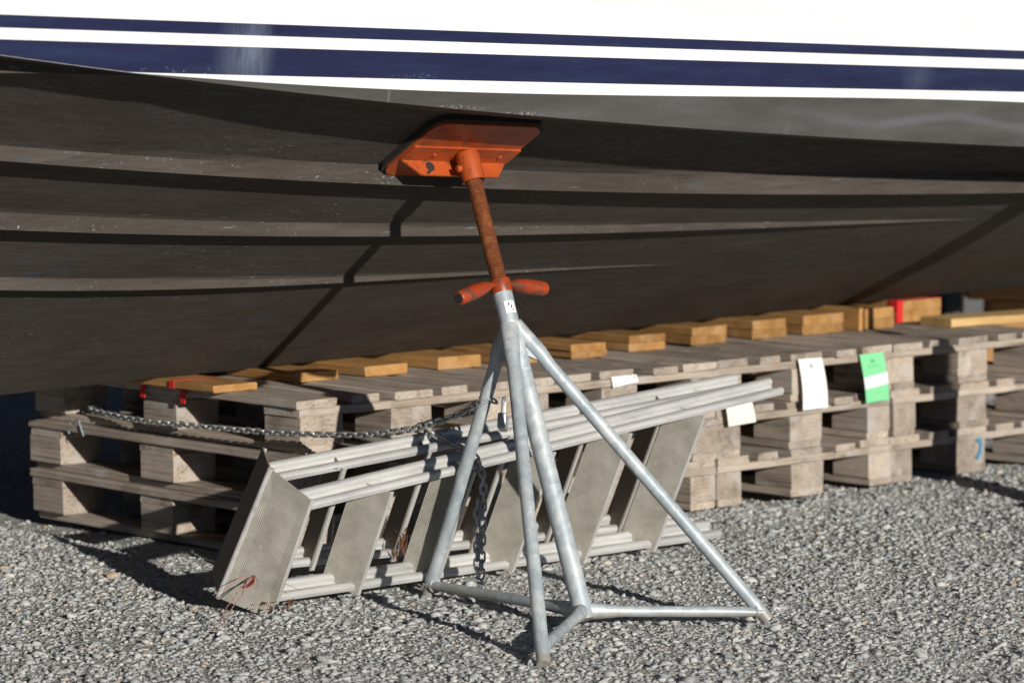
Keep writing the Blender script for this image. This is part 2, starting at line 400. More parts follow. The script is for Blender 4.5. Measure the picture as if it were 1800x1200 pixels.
lines = [lambda x: ext([-0.005981, 0.01168, -0.023448, 1.239018], -1.0, 1.8, x),
         lambda x: ext([0.000852, -0.02288, 1.266637], -1.6, 2.2, x),
         lambda x: ext([0.000511, -0.022502, 1.328292], -1.6, 2.2, x),
         lambda x: ext([0.000249, -0.021303, 1.354348], -1.6, 2.2, x),
         lambda x: ext([0.000211, -0.022105, 1.379398], -1.6, 2.2, x),
         lambda x: ext([0.00402, -0.042094, 1.464642], -1.0, 2.0, x) - .0012,
         lambda x: ext([0.00402, -0.042094, 1.464642], -1.0, 2.0, x) + .0012,
         lambda x: 2.15 - .04 * x]
S1Y, S2Y, S3Y = -.53, -.27, .0
h1 = lambda x: lin([(-3, .043), (-1, .045), (1, .047), (3.6, .04)], x)
h2 = lambda x: lin([(-3, .045), (-1.1, .039), (-.2, .033), (.6, .029), (1.2, .026), (2.0, .011), (2.47, .0005), (6, .0005)], x)
h3 = lambda x: lin([(-3, .036), (-.9, .030), (-.3, .027), (.25, .018), (.8, .009), (1.45, .0005), (6, .0005)], x)
cw = lambda x: lin([(-3, .03), (-1.5, .05), (-1.25, .072), (-1.0, .105), (-.8, .138), (-.6, .165), (-.2, .19), (.3, .21), (.8, .24), (1.3, .27), (2.2, .31)], x)
def topY(z): return -.95 - .15 * (z - 1.2)
def section(x):
    """near half of the cross-section, keel first"""
    zc = zch(x); yc = topY(zc); zl = zlip(x)
    off = lin([(-1.6, .12), (-1.05, .0)], x) if x < -1.05 else 0.0
    P3 = (S3Y + 1.72 * h3(x), zs3(x)); P2 = (S2Y + 1.72 * h2(x), zs2(x)); P1 = (S1Y + 1.72 * h1(x), zs1(x))
    L = (yc + off + .0012, zl - .0006)
    pts = [(KY, zk(x)), P3, P2, P1, (L[0] + cw(x), zl - .0012), L, (yc + off + .0006, zc - .0003), (yc, zc)]
    zz = zc
    for f in lines:
        zz = max(f(x), zz + .0004); pts.append((topY(zz), zz))
    # forward of the picture the hull narrows to a raked stem, aft it runs straight
    if x < -2.2:
        k = ((x + 7.0) / 4.8) ** .62 if x > -7 else 0.0; r = (1 - k)
        pts = [(KY + (y - KY) * (k * .985 + .015), z + (2.2 - z) * max(0, r) ** 2.2 * .9) for y, z in pts]
    return pts
xs_ = list(np.linspace(-7, -2.2, 13)) + list(np.arange(-2.15, 3.8, .05)) + list(np.linspace(3.9, 5.2, 6))
secs = [section(x) for x in xs_]; nr = len(secs[0])
band_m = [0, 0, 0, 0, 0, 0, 0, 1, 2, 3, 2, 3, 2, 4, 2]
hb = MB()
for side in (1, -1):
    o = len(hb.v)
    for x, s_ in zip(xs_, secs): hb.v += [(x, KY + (y - KY) * side, z) for y, z in s_]
    for i in range(len(xs_) - 1):
        for j in range(nr - 1):
            q = (o + i * nr + j, o + (i + 1) * nr + j, o + (i + 1) * nr + j + 1, o + i * nr + j + 1)
            hb.f.append(q if side == 1 else q[::-1]); hb.mi.append(band_m[j]); hb.sm.append(True)
n_half = len(xs_) * nr
for e, base in ((0, 0), (len(xs_) - 1, (len(xs_) - 1) * nr)):      # stem and transom
    for j in range(nr - 1):
        hb.f.append((base + j, base + j + 1, n_half + base + j + 1, n_half + base + j)); hb.mi.append(2); hb.sm.append(False)
boat = empty('boat', (0, KY, .452), 'white motor boat with two navy stripes and black bottom, propped ashore on planks and pallets', 'boat')
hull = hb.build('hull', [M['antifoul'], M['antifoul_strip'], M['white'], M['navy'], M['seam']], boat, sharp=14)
dk = MB()
for i in range(len(xs_) - 1):
    (y0, z0), (y1, z1) = secs[i][-1], secs[i + 1][-1]; x0, x1 = xs_[i], xs_[i + 1]
    dk.add([(x0, y0, z0 + .001), (x1, y1, z1 + .001), (x1, 2 * KY - y1, z1 + .001), (x0, 2 * KY - y0, z0 + .001)], [(0, 1, 2, 3)])
dk.build('deck', M['white'], boat)

def rail(i, Yi, zf, hf, x0, x1, upper):
    rings = []
    for x in list(np.arange(x0, x1, .04)) + [x1]:
        h = hf(x); z = zf(x); w_ = 1.72 * h; P = (Yi + w_, z); U = upper(x)
        tt = min(.95, 1.35 * h / max(.01, (U[1] - z))); top = (P[0] + (U[0] - P[0]) * tt, z + (U[1] - z) * tt)
        tm = min(.95, 1.0 * h / max(.01, (U[1] - z))); mid = (P[0] + (U[0] - P[0]) * tm, z + h)
        ring = [(Yi, z - .0006), (Yi - .0004, z + h * .35), (Yi + .0002, z + h * .75), (min(mid[0], Yi) - .002, z + h * 1.02), (top[0] + .001, top[1] + .0005),
                (P[0] + .012, z + .012 * .55), (P[0] + .002, z - .0012)]
        rings.append([Vector((x, y, zz)) for y, zz in ring])
    b_ = MB(); b_.loft(rings); return b_.build('spray_rail', M['antifoul'], boat, sharp=32)
rail(1, S1Y, zs1, h1, -2.15, 3.7, lambda x: section(x)[4])
rail(2, S2Y, zs2, h2, -2.15, 2.47, lambda x: (S1Y + 1.72 * h1(x), zs1(x)))
rail(3, S3Y, zs3, h3, -2.15, 1.45, lambda x: (S2Y + 1.72 * h2(x), zs2(x)))

# ------------------------------------------------------------------ pallets
def board_mesh(L, W, H, seed, wear=.0014, ch=.0022):
    """a sawn board, grain along X, slightly wavy and worn"""
    r = random.Random(seed); n = max(3, int(L / .06)); b_ = MB(); rings = []
    ox, oy = r.uniform(0, 50), r.uniform(0, 50)
    for i in range(n + 1):
        x = -L / 2 + L * i / n; ring = []
        e = .0015 if i in (0, n) else 0
        for k, (sy, sz) in enumerate(((-1, -1), (1, -1), (1, 1), (-1, 1))):
            for q in (0, 1):
                cy = (ch + r.uniform(0, wear)) if (q == (k % 2 == 0)) else 0
                cz = (ch + r.uniform(0, wear)) if (q != (k % 2 == 0)) else 0
                dn = mnoise.noise(Vector((x * 4 + ox, sy * 3 + oy, sz))) * wear * 1.6
                dm = mnoise.noise(Vector((x * 5 + oy, sy * 2 - ox, sz * 2))) * wear * 1.2
                ring.append(Vector((x + r.uniform(-e, e), sy * (W / 2 - cy) + dn, sz * (H / 2 - cz) + dm)))
        rings.append(ring)
    b_.loft(rings, smooth=False); return b_

CACHE = {}
def board(name, L, W, H, c, parent, along='x', m_='pallet', variant=0):
    key = (name, round(L, 3), round(W, 3), round(H, 3), m_, variant)
    if key not in CACHE:
        o = board_mesh(L, W, H, hash(key[1:4]) + variant * 17).build(name, M[m_], None); CACHE[key] = o.data
    else:
        o = bpy.data.objects.new(name, CACHE[key]); COL.objects.link(o)
    o.parent = parent; o.location = c; o.rotation_euler = (0, 0, R(90) if along == 'y' else 0)
    return o

PW, PL = .786, 1.2
def make_pallet(loc, corner, label, rnd):
    p = empty('pallet', loc, label, 'pallet', 'wooden pallets stacked under the boat')
    j = lambda a: rnd.uniform(-a, a)
    for y in (.0725, .6, PL - .0725):
        for x in (corner / 2, PW / 2, PW - corner / 2):
            board('block', .145, .145 if x == PW / 2 else corner, .078, (x + j(.003), y + j(.003), .061), p, 'y', variant=rnd.randint(0, 2))
        board('stringer_board', PW, .145, .022, (PW / 2, y + j(.004), .111), p, 'x', variant=rnd.randint(0, 2))
    for k, x in enumerate((corner / 2, PW / 2, PW - corner / 2)):
        board('bottom_board', PL, .1 if k != 1 else .145, .022, (x, PL / 2, .011), p, 'y', variant=rnd.randint(0, 2))
    for k, (x, w_) in enumerate(((.069, .138), (.2285, .092), (PW / 2, .138), (PW - .2285, .092), (PW - .069, .138))):
        board('deck_board', PL + round(j(.012), 3), w_ + round(j(.006), 3), .022, (x + j(.006), PL / 2 + j(.010), .133), p, 'y', variant=rnd.randint(0, 2)).rotation_euler.z += j(.006)
    return p
STACK = ['leftmost stack, by the chain', 'second stack, behind the ladder', 'third stack, hung with cards', 'rightmost stack, at the right edge']
LEVEL = ['bottom', 'middle', 'top']
POS = [[(-.018, .0), (-.010, .0), (0, 0)], [(0, .006), (.004, -.004), (.002, .004)], [(.004, .0), (.0, .006), (.003, 0)], [(.0, .004), (.006, .0), (.012, .01)]]
protos = {}
for s_ in range(4):
    for l_ in range(3):
        cn = .145 if s_ == 0 else .105
        rnd = random.Random(s_ * 7 + l_)
        dx, dy = POS[s_][l_]; loc = (s_ * .791 + dx, dy, l_ * .1445)
        label = f'weathered wooden pallet, {LEVEL[l_]} of the {STACK[s_]}'
        if cn not in protos or l_ == 0:
            p = make_pallet(loc, cn, label, rnd); protos[cn] = p
        else:
            p = copy_tree(protos[cn]); p.location = loc; p["label"] = label
            for c in kids(p): c.location.x += rnd.uniform(-.003, .003); c.location.y += rnd.uniform(-.009, .009) if c.name.startswith('deck') else rnd.uniform(-.003, .003)
        p.rotation_euler = (0, 0, R(rnd.uniform(-.35, .35)))

# ------------------------------------------------------------------ planks under the keel
PT = .431 + .0035
PLANKS = [(-.055, .093, .295, 1, 'single orange plank with red tape, first from the left under the keel'),
          (.268, .425, .352, 1, 'single orange plank, second from the left under the keel'),
          (.519, .676, .348, 1, 'single orange plank, third from the left under the keel'),
          (.800, .965, .356, 1, 'single orange plank just left of the stand post under the keel'),
          (1.035, 1.185, .315, 2, 'plank pair right behind the legs of the boat stand'),
          (1.300, 1.449, .33, 2, 'plank pair with a splintered end, first right of the boat stand'),
          (1.590, 1.748, .375, 2, 'plank pair above the small white plate, second right of the boat stand'),
          (1.890, 2.050, .40, 2, 'plank pair above the far end of the ladder'),
          (2.175, 2.335, .41, 2, 'plank pair above the white hanging card'),
          (2.405, 2.600, .40, 2, 'tall plank pair with pale scrape left of the upright board'),
          (2.705, 2.850, .40, 2, 'tall plank pair between the upright board and the red taped block'),
          (2.985, 3.215, .50, 2, 'tall plank pair with red tape on its corner, last on the right')]
for x0, x1, yf, n_, lab in PLANKS:
    xc = (x0 + x1) / 2; tot = zk(x0) - PT - .0006; th = tot / n_
    for k in range(n_):
        d = random.uniform(-.004, .004) if n_ > 1 else 0
        o = board('plank', .62, x1 - x0 - .003 * k, th - .0004, (xc + d, yf + .31 + (d if k else 0), PT + th * (k + .5)), None, 'y', 'plank', variant=random.randint(0, 3))
        l2 = lab if n_ == 1 else lab.replace('tall plank pair', f'{("lower", "upper")[k]} plank of the tall pair').replace('plank pair', f'{("lower", "upper")[k]} plank of the pair')
        tag(o, l2, 'plank', 'orange planks between keel and pallets')
o = board('plank', .62, .074, .016, (2.662, .69, PT + .037), None, 'y', 'plank', 5); o.rotation_euler = (R(90), 0, R(90))
tag(o, 'thin orange board standing on edge between two tall plank pairs', 'plank', 'orange planks between keel and pallets')
o = board('timber', 1.3, .145, .028, (3.62, .255, PT + .0145), None, 'x', 'pale', 3); o.rotation_euler = (0, 0, R(-6))
tag(o, 'pale new timber board lying flat on the rightmost pallet stack', 'board')

# red tape round the first plank and on the last one
tp = MB(); zt = zk(-.055) - .0002
tp.box((.018, .475, zt), (.148, .010, .0012)); tp.box((-.0575, .475, (PT + zt) / 2), (.0015, .020, zt - PT)); tp.box((-.0085 - .012, .475, .4135), (.0025, .020, .046))
tp.box((-.036, .475, .4345 + .0012), (.042, .020, .0015))
tag(tp.build('tape', M['red']), 'red tape wound across the leftmost orange plank and over the pallet edge', 'tape')
tp = MB(); tp.box((-.020, .655, .414), (.0025, .019, .042)); tp.box((.02, .655, .4362), (.08, .024, .0015))
tag(tp.build('tape', M['red']), 'short red tape end at the pallet edge in the hull shadow, far left', 'tape')
tp = MB(); hz = zk(2.985) - .0008
tp.box((2.9985, .4985, (PT + hz) / 2), (.027, .0016, hz - PT)); tp.box((2.983, .515, (PT + hz) / 2), (.0016, .034, hz - PT)); tp.box((3.10, .515, hz + .0006), (.232, .034, .0012))
tag(tp.build('tape', M['red']), 'red tape on the corner and top edge of the last plank pair at right', 'tape')

# ------------------------------------------------------------------ boat stand
B0 = Vector((-.066, -1.132, .012)); TT = Vector((-.0075, -.66, 1.085)); ax = (TT - B0).normalized(); PLn = (TT - B0).length
A_ = Vector((-.441, -1.384, 0)); C_ = Vector((.328, -1.343, 0)); D_ = Vector((.003, -.504, 0))
stand = empty('boat_stand', (B0.x, B0.y, 0), 'galvanised tripod boat stand with orange pad and rusty screw propping the hull', 'boat stand')
def onpost(t_): return B0 + (TT - B0) * t_
b_ = MB(); b_.tube([onpost(0), onpost(.04), onpost(.3), onpost(.674)], [.024, .0235, .0235, .0235], 24)
b_.tube([onpost(.672), onpost(.697)], [.0242, .0242], 24)
post = b_.build('post', M['galv'], stand)
st = MB(); u_ = (Vector((-.70, -.70, 0)) - ax * Vector((-.70, -.70, 0)).dot(ax)).normalized(); vv2 = ax.cross(u_)
patch = []
for k in range(9):
    a = R(-2 + 8 * k)
    for h in (.648, .674): patch.append(onpost(h) + (u_ * math.cos(a) + vv2 * math.sin(a)) * .0252)
st.add(patch, [(2 * k, 2 * k + 2, 2 * k + 3, 2 * k + 1) for k in range(8)])
sk = st.build('sticker', [M['paper']], stand)
st2 = MB()
for k0, h0, h1_ in ((2.6, .664, .669), (4.4, .658, .664), (5.2, .653, .656)):
    q = []
    for k in (k0, k0 + 1.0):
        a = R(-2 + 8 * k)
        for h in (h0, h1_): q.append(onpost(h) + (u_ * math.cos(a) + vv2 * math.sin(a)) * .0257)
    st2.add(q, [(0, 2, 3, 1)])
st2.build('print_mark', M['rubber'], sk)
for F, tj, sw in ((A_, .640, .3), (C_, .645, 1), (D_, .640, .6)):
    J = onpost(tj); d = (J - F); hz = Vector((d.x, d.y, 0)).normalized()
    out = (-(d - ax * d.dot(ax))).normalized()
    b_ = MB(); s0 = F - d.normalized() * .012
    top = J + out * .012 - ax * .02; near = J + out * .055 - ax * .085
    near = F + d * .875 + ax * .006
    b_.tube([s0, F + d * .1, F + d * .5, F + d * .84, near, top], [.0163] * 4 + [.0185, .019], 20, flat=[(1, 1)] * 4 + [(1.05, 1.0), (1.25, .95)])
    lg = b_.build('leg', M['galv'], stand)
    g_ = MB(); sd_ = ax.cross(out).normalized() * .0035
    p0 = onpost(tj - .005) + out * .018; p1 = onpost(tj - .085) + out * .018; p2 = F + d * .845
    pts = [p0, p1, p2 - ax * .004, p2 + (p0 - p2) * .15 + ax * .006]
    g_.add([p + sd_ for p in pts] + [p - sd_ for p in pts], [(0, 1, 2, 3), (7, 6, 5, 4), (0, 4, 5, 1), (1, 5, 6, 2), (2, 6, 7, 3), (3, 7, 4, 0)])
    g_.build('gusset', M['galv'], lg)
    e_ = F + d * (.034 if F is A_ else .016); s1 = B0 + ax * .022; dd = (e_ - s1)
    c_ = MB(); c_.tube([s1, s1 + dd * .12, s1 + dd * .22, s1 + dd * .84, s1 + dd * .93, e_], [.0135] * 6, 16,
                       flat=[(1.3, 1.6), (1.1, 1.3), (1, 1), (1, 1), (1.15, .9), (1.4, .8)])
    bar = c_.build('base_bar', M['galv'], stand)
    r_ = random.Random(int(tj * 1000) + int(F.x * 100))
    for q, rad in ((.968, .0155),):
        w_b = MB(); cc = s1 + dd * q; ud = dd.normalized(); ua = ud.cross(Vector((0, 0, 1))).normalized(); ub = ud.cross(ua)
        pr0 = [cc + (ua * math.cos(R(24 * k)) + ub * math.sin(R(24 * k))) * (rad + r_.uniform(-.001, .001)) + ud * r_.uniform(-.0015, .0015) for k in range(16)]
        w_b.tube(pr0, [r_.uniform(.0026, .0042) for k in range(16)], 7)
        w_b.build('weld', M['galv'], bar)
# threaded screw
t0_, t1_ = .722, .995; Ls = (t1_ - t0_) * PLn; np_ = int(Ls / .0064); prof = []
for k in range(np_): prof += [(k * .0064, .0166), (k * .0064 + .0018, .0202), (k * .0064 + .0030, .0202), (k * .0064 + .0048, .0166)]
b_ = MB(); b_.lathe(prof, onpost(t0_), ax, 24); b_.build('screw', M['rust'], stand, origin=onpost(t0_))
# handle nut
b_ = MB(); b_.lathe([(0, .0255), (.004, .0268), (.028, .0268), (.034, .025)], onpost(.6965), ax, 28)
hn = b_.build('handle_nut', M['redorange'], stand)
ex = Vector((1, .06, .03)); ex = (ex - ax * ex.dot(ax)).normalized()
for sgn, dr in ((1, -.012), (-1, -.040)):
    c0 = onpost(.6965) + ax * .026; pp = [c0 + ex * (sgn * q) + ax * (dr * max(0, (q - .02) / .13)) for q in (.016, .035, .055, .085, .12, .145, .150)]
    b_ = MB(); b_.tube(pp, [.013, .0125, .0165, .0185, .0185, .0180, .0150], 18, flat=[(1.2, .45), (1.15, .62), (1, .9), (1, 1), (1, 1), (1, 1), (1, 1)], cap=True)
    hd = b_.build('handle', M['redorange'], hn)
    e_ = (pp[-1] - pp[-2]).normalized(); q_ = MB(); q_.tube([pp[-1] + e_ * .0003, pp[-1] + e_ * .0012], [.0125, .0125], 16); q_.build('open_end', M['rubber'], hd)
# pad
xp = 0.0; s_ = section(xp); Pl, Ph = Vector((0, s_[3][0], s_[3][1])), Vector((0, s_[4][0], s_[4][1]))
pu = (Ph - Pl).normalized(); slope_x = Vector((1, 0, (zch(.2) - zch(-.2)) / .4 * .5 + (zs1(.2) - zs1(-.2)) / .4 * .5)).normalized()
pn = pu.cross(slope_x).normalized()
if pn.z > 0: pn = -pn
px_ = pn.cross(pu).normalized()
if px_.x < 0: px_ = -px_
# foot of the screw axis on the panel
den = ax.dot(pn); tq = (Pl - TT).dot(pn) / den; PC = TT + ax * tq
PM = Matrix(((px_.x, pu.x, pn.x, PC.x), (px_.y, pu.y, pn.y, PC.y), (px_.z, pu.z, pn.z, PC.z), (0, 0, 0, 1)))
def slab(mb, w0, w1, u0, u1, n0, n1, rad, seg=6, mi=0):
    ol = []
    for cx, cy, a0 in ((w1, u1, 0), (w0, u1, 90), (w0, u0, 180), (w1, u0, 270)):
        sx = -1 if cx == w1 else 1; sy = -1 if cy == u1 else 1
        for k in range(seg + 1):
            a = R(a0 + 90 * k / seg); ol.append((cx + sx * rad + rad * math.cos(a), cy + sy * rad + rad * math.sin(a)))
    mb.loft([[PM @ Vector((x, y, n0)) for x, y in ol], [PM @ Vector((x, y, n1)) for x, y in ol]], mi, True, True, False)
pad = empty('pad_root', PC, None, None); pad.name = 'pad'
bpy.data.objects.remove(pad)
U0, U1 = -.135, .116
b_ = MB(); slab(b_, -.184, .176, U0 - .008, U1 + .010, .002, .017, .045); pad = b_.build('pad', M['rubber'], stand)
b_ = MB(); slab(b_, -.176, .168, U0, U1, .0172, .0232, .040)
plate = b_.build('pad_plate', M['orange'], pad)
b_ = MB(); uw = -.052; th = .005     # angle bracket: flange on the plate, web standing out
def quadslab(mb, pts, off):
    P_ = [PM @ Vector(p) for p in pts]; Q_ = [PM @ (Vector(p) + Vector(off)) for p in pts]
    mb.add(P_ + Q_, [(0, 1, 2, 3), (7, 6, 5, 4), (0, 4, 5, 1), (1, 5, 6, 2), (2, 6, 7, 3), (3, 7, 4, 0)])
quadslab(b_, [(-.172, uw, .0234), (.168, uw, .0234), (.168, uw + .062, .0234), (-.172, uw + .062, .0234)], (0, 0, th))
quadslab(b_, [(-.172, uw - .0005, .0236), (.168, uw - .0005, .0236), (.125, uw - .0005, .068), (-.118, uw - .0005, .068)], (0, -th, 0))
for x in (-.088, .122): b_.lathe([(0, .006), (.004, .006), (.005, .004)], PM @ Vector((x, uw + .03, .028)), pn, 10)
br = b_.build('bracket', M['orange'], pad)
b_ = MB(); y_ = uw + .0006
ring = [PM @ Vector((-.085 + .013 * math.cos(R(20 * k)), y_, .044 + .013 * math.sin(R(20 * k)))) for k in range(18)]
b_.add(ring, [tuple(range(18))]); qs = [(-.091, .052), (-.104, .062), (-.098, .067), (-.084, .056)]
b_.add([PM @ Vector((x, y_ + .0001, n)) for x, n in qs], [(0, 1, 2, 3)]); b_.build('slot', M['rubber'], br)
b_ = MB(); b_.lathe([(.03, .0235), (0, .0235), (-.002, .0280), (.062, .0290), (.072, .027), (.072, .0205)], TT - ax * .064, ax, 28)
sx_ = (-px_ - pu * .2).normalized(); b_.lathe([(0, .0085), (.012, .0085), (.013, .006)], TT - ax * .03 + sx_ * .026, sx_, 8)
b_.build('socket', M['orange'], pad)
# timber prop under the chine further aft: past the right edge, it throws the broad shadow on hull and pallets
prop = empty('timber_prop', (2.43, -.80, 0), 'timber prop with a jack screw under the chine aft, just past the right edge', 'timber prop')
zp = zch(2.43) - .012
Mx = Matrix.Translation(Vector((2.43, -.80, 0)))
b_ = MB(); b_.box((0, 0, .33), (.10, .10, .58), Mx, ch=.004); b_.build('post', M['pallet'], prop)
b_ = MB(); b_.lathe([(0, .03), (.03, .03), (.032, .014), (.26, .014)], (2.43, -.80, .62), (0, 0, 1), 16); b_.build('jack_screw', M['rust'], prop)
b_ = MB(); b_.box((0, 0, (.872 + zp - .023) / 2), (.10, .10, zp - .023 - .872), Mx, ch=.004); b_.build('head_block', M['pallet'], prop)
b_ = MB(); b_.box((0, 0, .018), (.26, .26, .036), Mx, ch=.004); b_.build('foot_board', M['pallet'], prop)
b_ = MB(); b_.box((0, 0, zp - .011), (.14, .12, .024), Mx, ch=.003); b_.build('wedge', M['plank'], prop)

# ------------------------------------------------------------------ folded ladder leaning on the stand's rear leg
LB = Vector((-.458, -.478, .012)); LL = Vector((1.0, -.0145, 0)).normalized(); PHI = R(26)
LS = Vector((-LL.y, LL.x, 0)); LW = -math.sin(PHI) * LS + Vector((0, 0, math.cos(PHI))); LT = math.cos(PHI) * LS + Vector((0, 0, math.sin(PHI)))
def lp(l, w_, t_): return LB + LL * l + LW * w_ + LT * t_
ladder = empty('step_ladder', LB, 'folded aluminium step ladder lying on its side, chained behind the boat stand', 'ladder')
TWID = .072
def wtop(l): return .285 + .123 * l
def stile(name, l0, l1, wf, tf, sgn):
    """two-bulge stile; wf = outer face W at L, sgn +1 when the outer face looks to +W"""
    prof = []
    for k in range(9): a = R(180 - 22.5 * k); prof.append((.012 + .0115 * math.cos(a), .004 + .0085 * math.sin(a)))
    prof += [(.0245, -.004), (.0270, -.0062), (.0450, -.0062), (.0475, -.004)]
    for k in range(9): a = R(180 - 22.5 * k); prof.append((.060 + .0115 * math.cos(a), .004 + .0085 * math.sin(a)))
    prof += [(.0715, -.004), (.060, -.0125), (.045, -.0100), (.027, -.0100), (.012, -.0125), (.0005, -.004)]
    b_ = MB(); b_.loft([[lp(l, wf(l) + sgn * (q - .0125), tf(l) + p) for p, q in prof] for l in (l0, (l0 + l1) / 2, l1)], smooth=True)
    return b_.build(name, M['alu'], ladder, origin=lp(l0, 0, 0), rot=Matrix((LL, LW, LT)).transposed(), sharp=40)
tn = lambda l: 0.0
tfar = lambda l: .128 - .036 * l
wtf = lambda l: wtop(l) - .014 * l
def cap_end(l, wf, tf, par, sgn):
    b_ = MB(); Mx = Matrix(((LL.x, LW.x, LT.x, 0), (LL.y, LW.y, LT.y, 0), (LL.z, LW.z, LT.z, 0), (0, 0, 0, 1)))
    Mx.translation = lp(l, wf(l) - .0125 * sgn, tf(l) + TWID / 2)
    b_.box((.003, 0, 0), (.008, .036, TWID + .010), Mx, ch=.003); b_.build('end_cap', M['cap'], par)
s1_ = stile('stile', .002, 1.555, wtop, tn, 1); cap_end(1.555, wtop, tn, s1_, 1)
s2_ = stile('stile', -.01, 1.522, lambda l: .026, tn, 1); cap_end(1.522, lambda l: .026, tn, s2_, 1)
s3_ = stile('stile', .002, 1.505, wtf, tfar, 1); cap_end(1.505, wtf, tfar, s3_, 1)
s4_ = stile('stile', -.01, 1.48, lambda l: .026, tfar, 1); cap_end(1.48, lambda l: .026, tfar, s4_, 1)
def tread(name, pa, pb, lip, thick=.004, lipd=.011, m_='tread'):
    """plate between edge lines pa(w) and pb(w), folded down by lip at both edges; ribs along the object's X = ladder width"""
    (a0, a1), (b0, b1) = pa, pb
    X = (a1 - a0).normalized(); Y = (b0 - a0); Y = (Y - X * Y.dot(X)).normalized(); Z = X.cross(Y)
    if Z.dot(LL) > 0: n_ = -Z
    else: n_ = Z
    b_ = MB()
    def sl(P, off, mi=0):
        b_.add(list(P) + [p + off for p in P], [(0, 1, 2, 3), (7, 6, 5, 4), (0, 4, 5, 1), (1, 5, 6, 2), (2, 6, 7, 3), (3, 7, 4, 0)], mi)
    sl((a0, a1, b1, b0), -n_ * thick)
    dl = LL - X * LL.dot(X)                       # the edge nearer the sun is folded straight along the rails
    sl((a0 - n_ * .0005 - LT * .0003, a1 - n_ * .0005 - LT * .0003, a1 + dl * lipd - LT * .0003, a0 + dl * lipd - LT * .0003), LT * .004, 1)
    sl((b0 - n_ * .0005 - Y * .0002, b1 - n_ * .0005 - Y * .0002, b1 - n_ * lipd - Y * .0002, b0 - n_ * lipd - Y * .0002), Y * -.004, 1)
    rot = Matrix((X, Y, Z)).transposed()
    return b_.build(name, [M[m_], M['alu']], ladder, origin=(a0 + b1) / 2, rot=rot)
for k in range(5):
    l = .236 + .256 * k; w1 = wtop(l) - .016
    # near section: ribbed face looks towards the hinge and the camera
    o = tread('tread', (lp(l, .0, -.008), lp(l, w1, -.008)), (lp(l - .052, .0, .074), lp(l - .052, w1 - .006, .074)), 1)
    # far section, mirrored
    w2 = wtf(l) - .016; tf_ = tfar(l)
    o = tread('tread', (lp(l - .060, .0, tf_ - .004), lp(l - .060, w2, tf_ - .004)), (lp(l - .034, .0, tf_ + .078), lp(l - .034, w2, tf_ + .078)), 1, lipd=.016, m_='alu_shaded')
HL, HT = -.060, .100
HB, HTp = (-.105, -.030), (-.066, .330)
tread('platform_half', (lp(-.026, -.030, -.010), lp(-.016, .306, -.010)), (lp(HB[0], HB[1], HT - .004), lp(HTp[0], HTp[1], HT - .004)), 1, .004, .012)
tread('platform_half', (lp(HB[0], HB[1], HT + .004), lp(HTp[0], HTp[1], HT + .004)), (lp(-.050, -.030, .210), lp(-.010, .318, .210)), 1, .004, .012, 'alu_shaded')
b_ = MB(); b_.tube([lp(HB[0] - .002, HB[1] - .002, HT), lp(HTp[0] - .002, HTp[1] + .002, HT)], .006, 10); b_.build('hinge', M['alu'], ladder)
# red scribble on the end plate
def onplate(u_, w_): # u_ 0 hinge .. 1 near edge
    a = lp(-.098, w_, HT - .004); bb = lp(-.024, w_, -.010); n_ = (bb - a).cross(LW).normalized()
    if n_.dot(LL) > 0: n_ = -n_
    return a + (bb - a) * u_ + n_ * .0018
b_ = MB(); b_.tube([onplate(.46, .062), onplate(.48, .045), onplate(.42, .032), onplate(.33, .022)], [.004, .006, .005, .003], 6, flat=[(1, .5)] * 4)
b_.build('paint_mark', M['redmark'], ladder)

# ------------------------------------------------------------------ chain and padlock
def link_mesh():
    b_ = MB(); r, hw, hl = .0031, .0070, .0072; path = []
    for k in range(9): a = R(-90 + 22.5 * k); path.append((hl + hw * math.cos(a), hw * math.sin(a), 0))
    for k in range(9): a = R(90 + 22.5 * k); path.append((-hl + hw * math.cos(a), hw * math.sin(a), 0))
    rings = []
    for i, p in enumerate(path):
        p = Vector(p); d = (Vector(path[(i + 1) % 18]) - Vector(path[i - 1])).normalized(); u = Vector((0, 0, 1)); v = d.cross(u)
        rings.append([p + u * (r * math.cos(R(60 * q))) + v * (r * math.sin(R(60 * q))) for q in range(6)])
    rings.append(rings[0]); b_.loft(rings, cap=False); return b_
LM = None
def chain(root, pts, step=.0212, roll0=0):
    global LM
    P = [Vector(p) for p in pts]; D = [0]
    # smooth the run with a Catmull-Rom curve
    Q = []
    for i in range(len(P) - 1):
        p0, p1, p2, p3 = P[max(i - 1, 0)], P[i], P[i + 1], P[min(i + 2, len(P) - 1)]
        for k in range(20):
            s = k / 20; Q.append(.5 * ((2 * p1) + (p2 - p0) * s + (2 * p0 - 5 * p1 + 4 * p2 - p3) * s * s + (3 * p1 - p0 - 3 * p2 + p3) * s ** 3))
    Q.append(P[-1])
    for a, c in zip(Q, Q[1:]): D.append(D[-1] + (c - a).length)
    n_ = int(D[-1] / step); Dn = np.array(D); Qa = np.array([list(q) for q in Q])
    at_ = lambda s: Vector([np.interp(s, Dn, Qa[:, k]) for k in range(3)])
    for i in range(n_):
        c = at_((i + .5) * step); d = (at_((i + 1) * step) - at_(i * step)).normalized()
        zup = Vector((0, 0, 1)) if abs(d.z) < .9 else Vector((0, -1, 0)); y = zup.cross(d).normalized(); z = d.cross(y)
        ang = R(45 + 90 * (i % 2) + random.uniform(-14, 14)); yy = y * math.cos(ang) + z * math.sin(ang); zz = d.cross(yy)
        mw = Matrix(((d.x, yy.x, zz.x, c.x), (d.y, yy.y, zz.y, c.y), (d.z, yy.z, zz.z, c.z), (0, 0, 0, 1)))
        if LM is None:
            o = link_mesh().build('link', M['chain']); LM = o.data
        else: o = bpy.data.objects.new('link', LM); COL.objects.link(o)
        o.parent = root; o.matrix_local = root.matrix_world.inverted() @ mw
    return n_
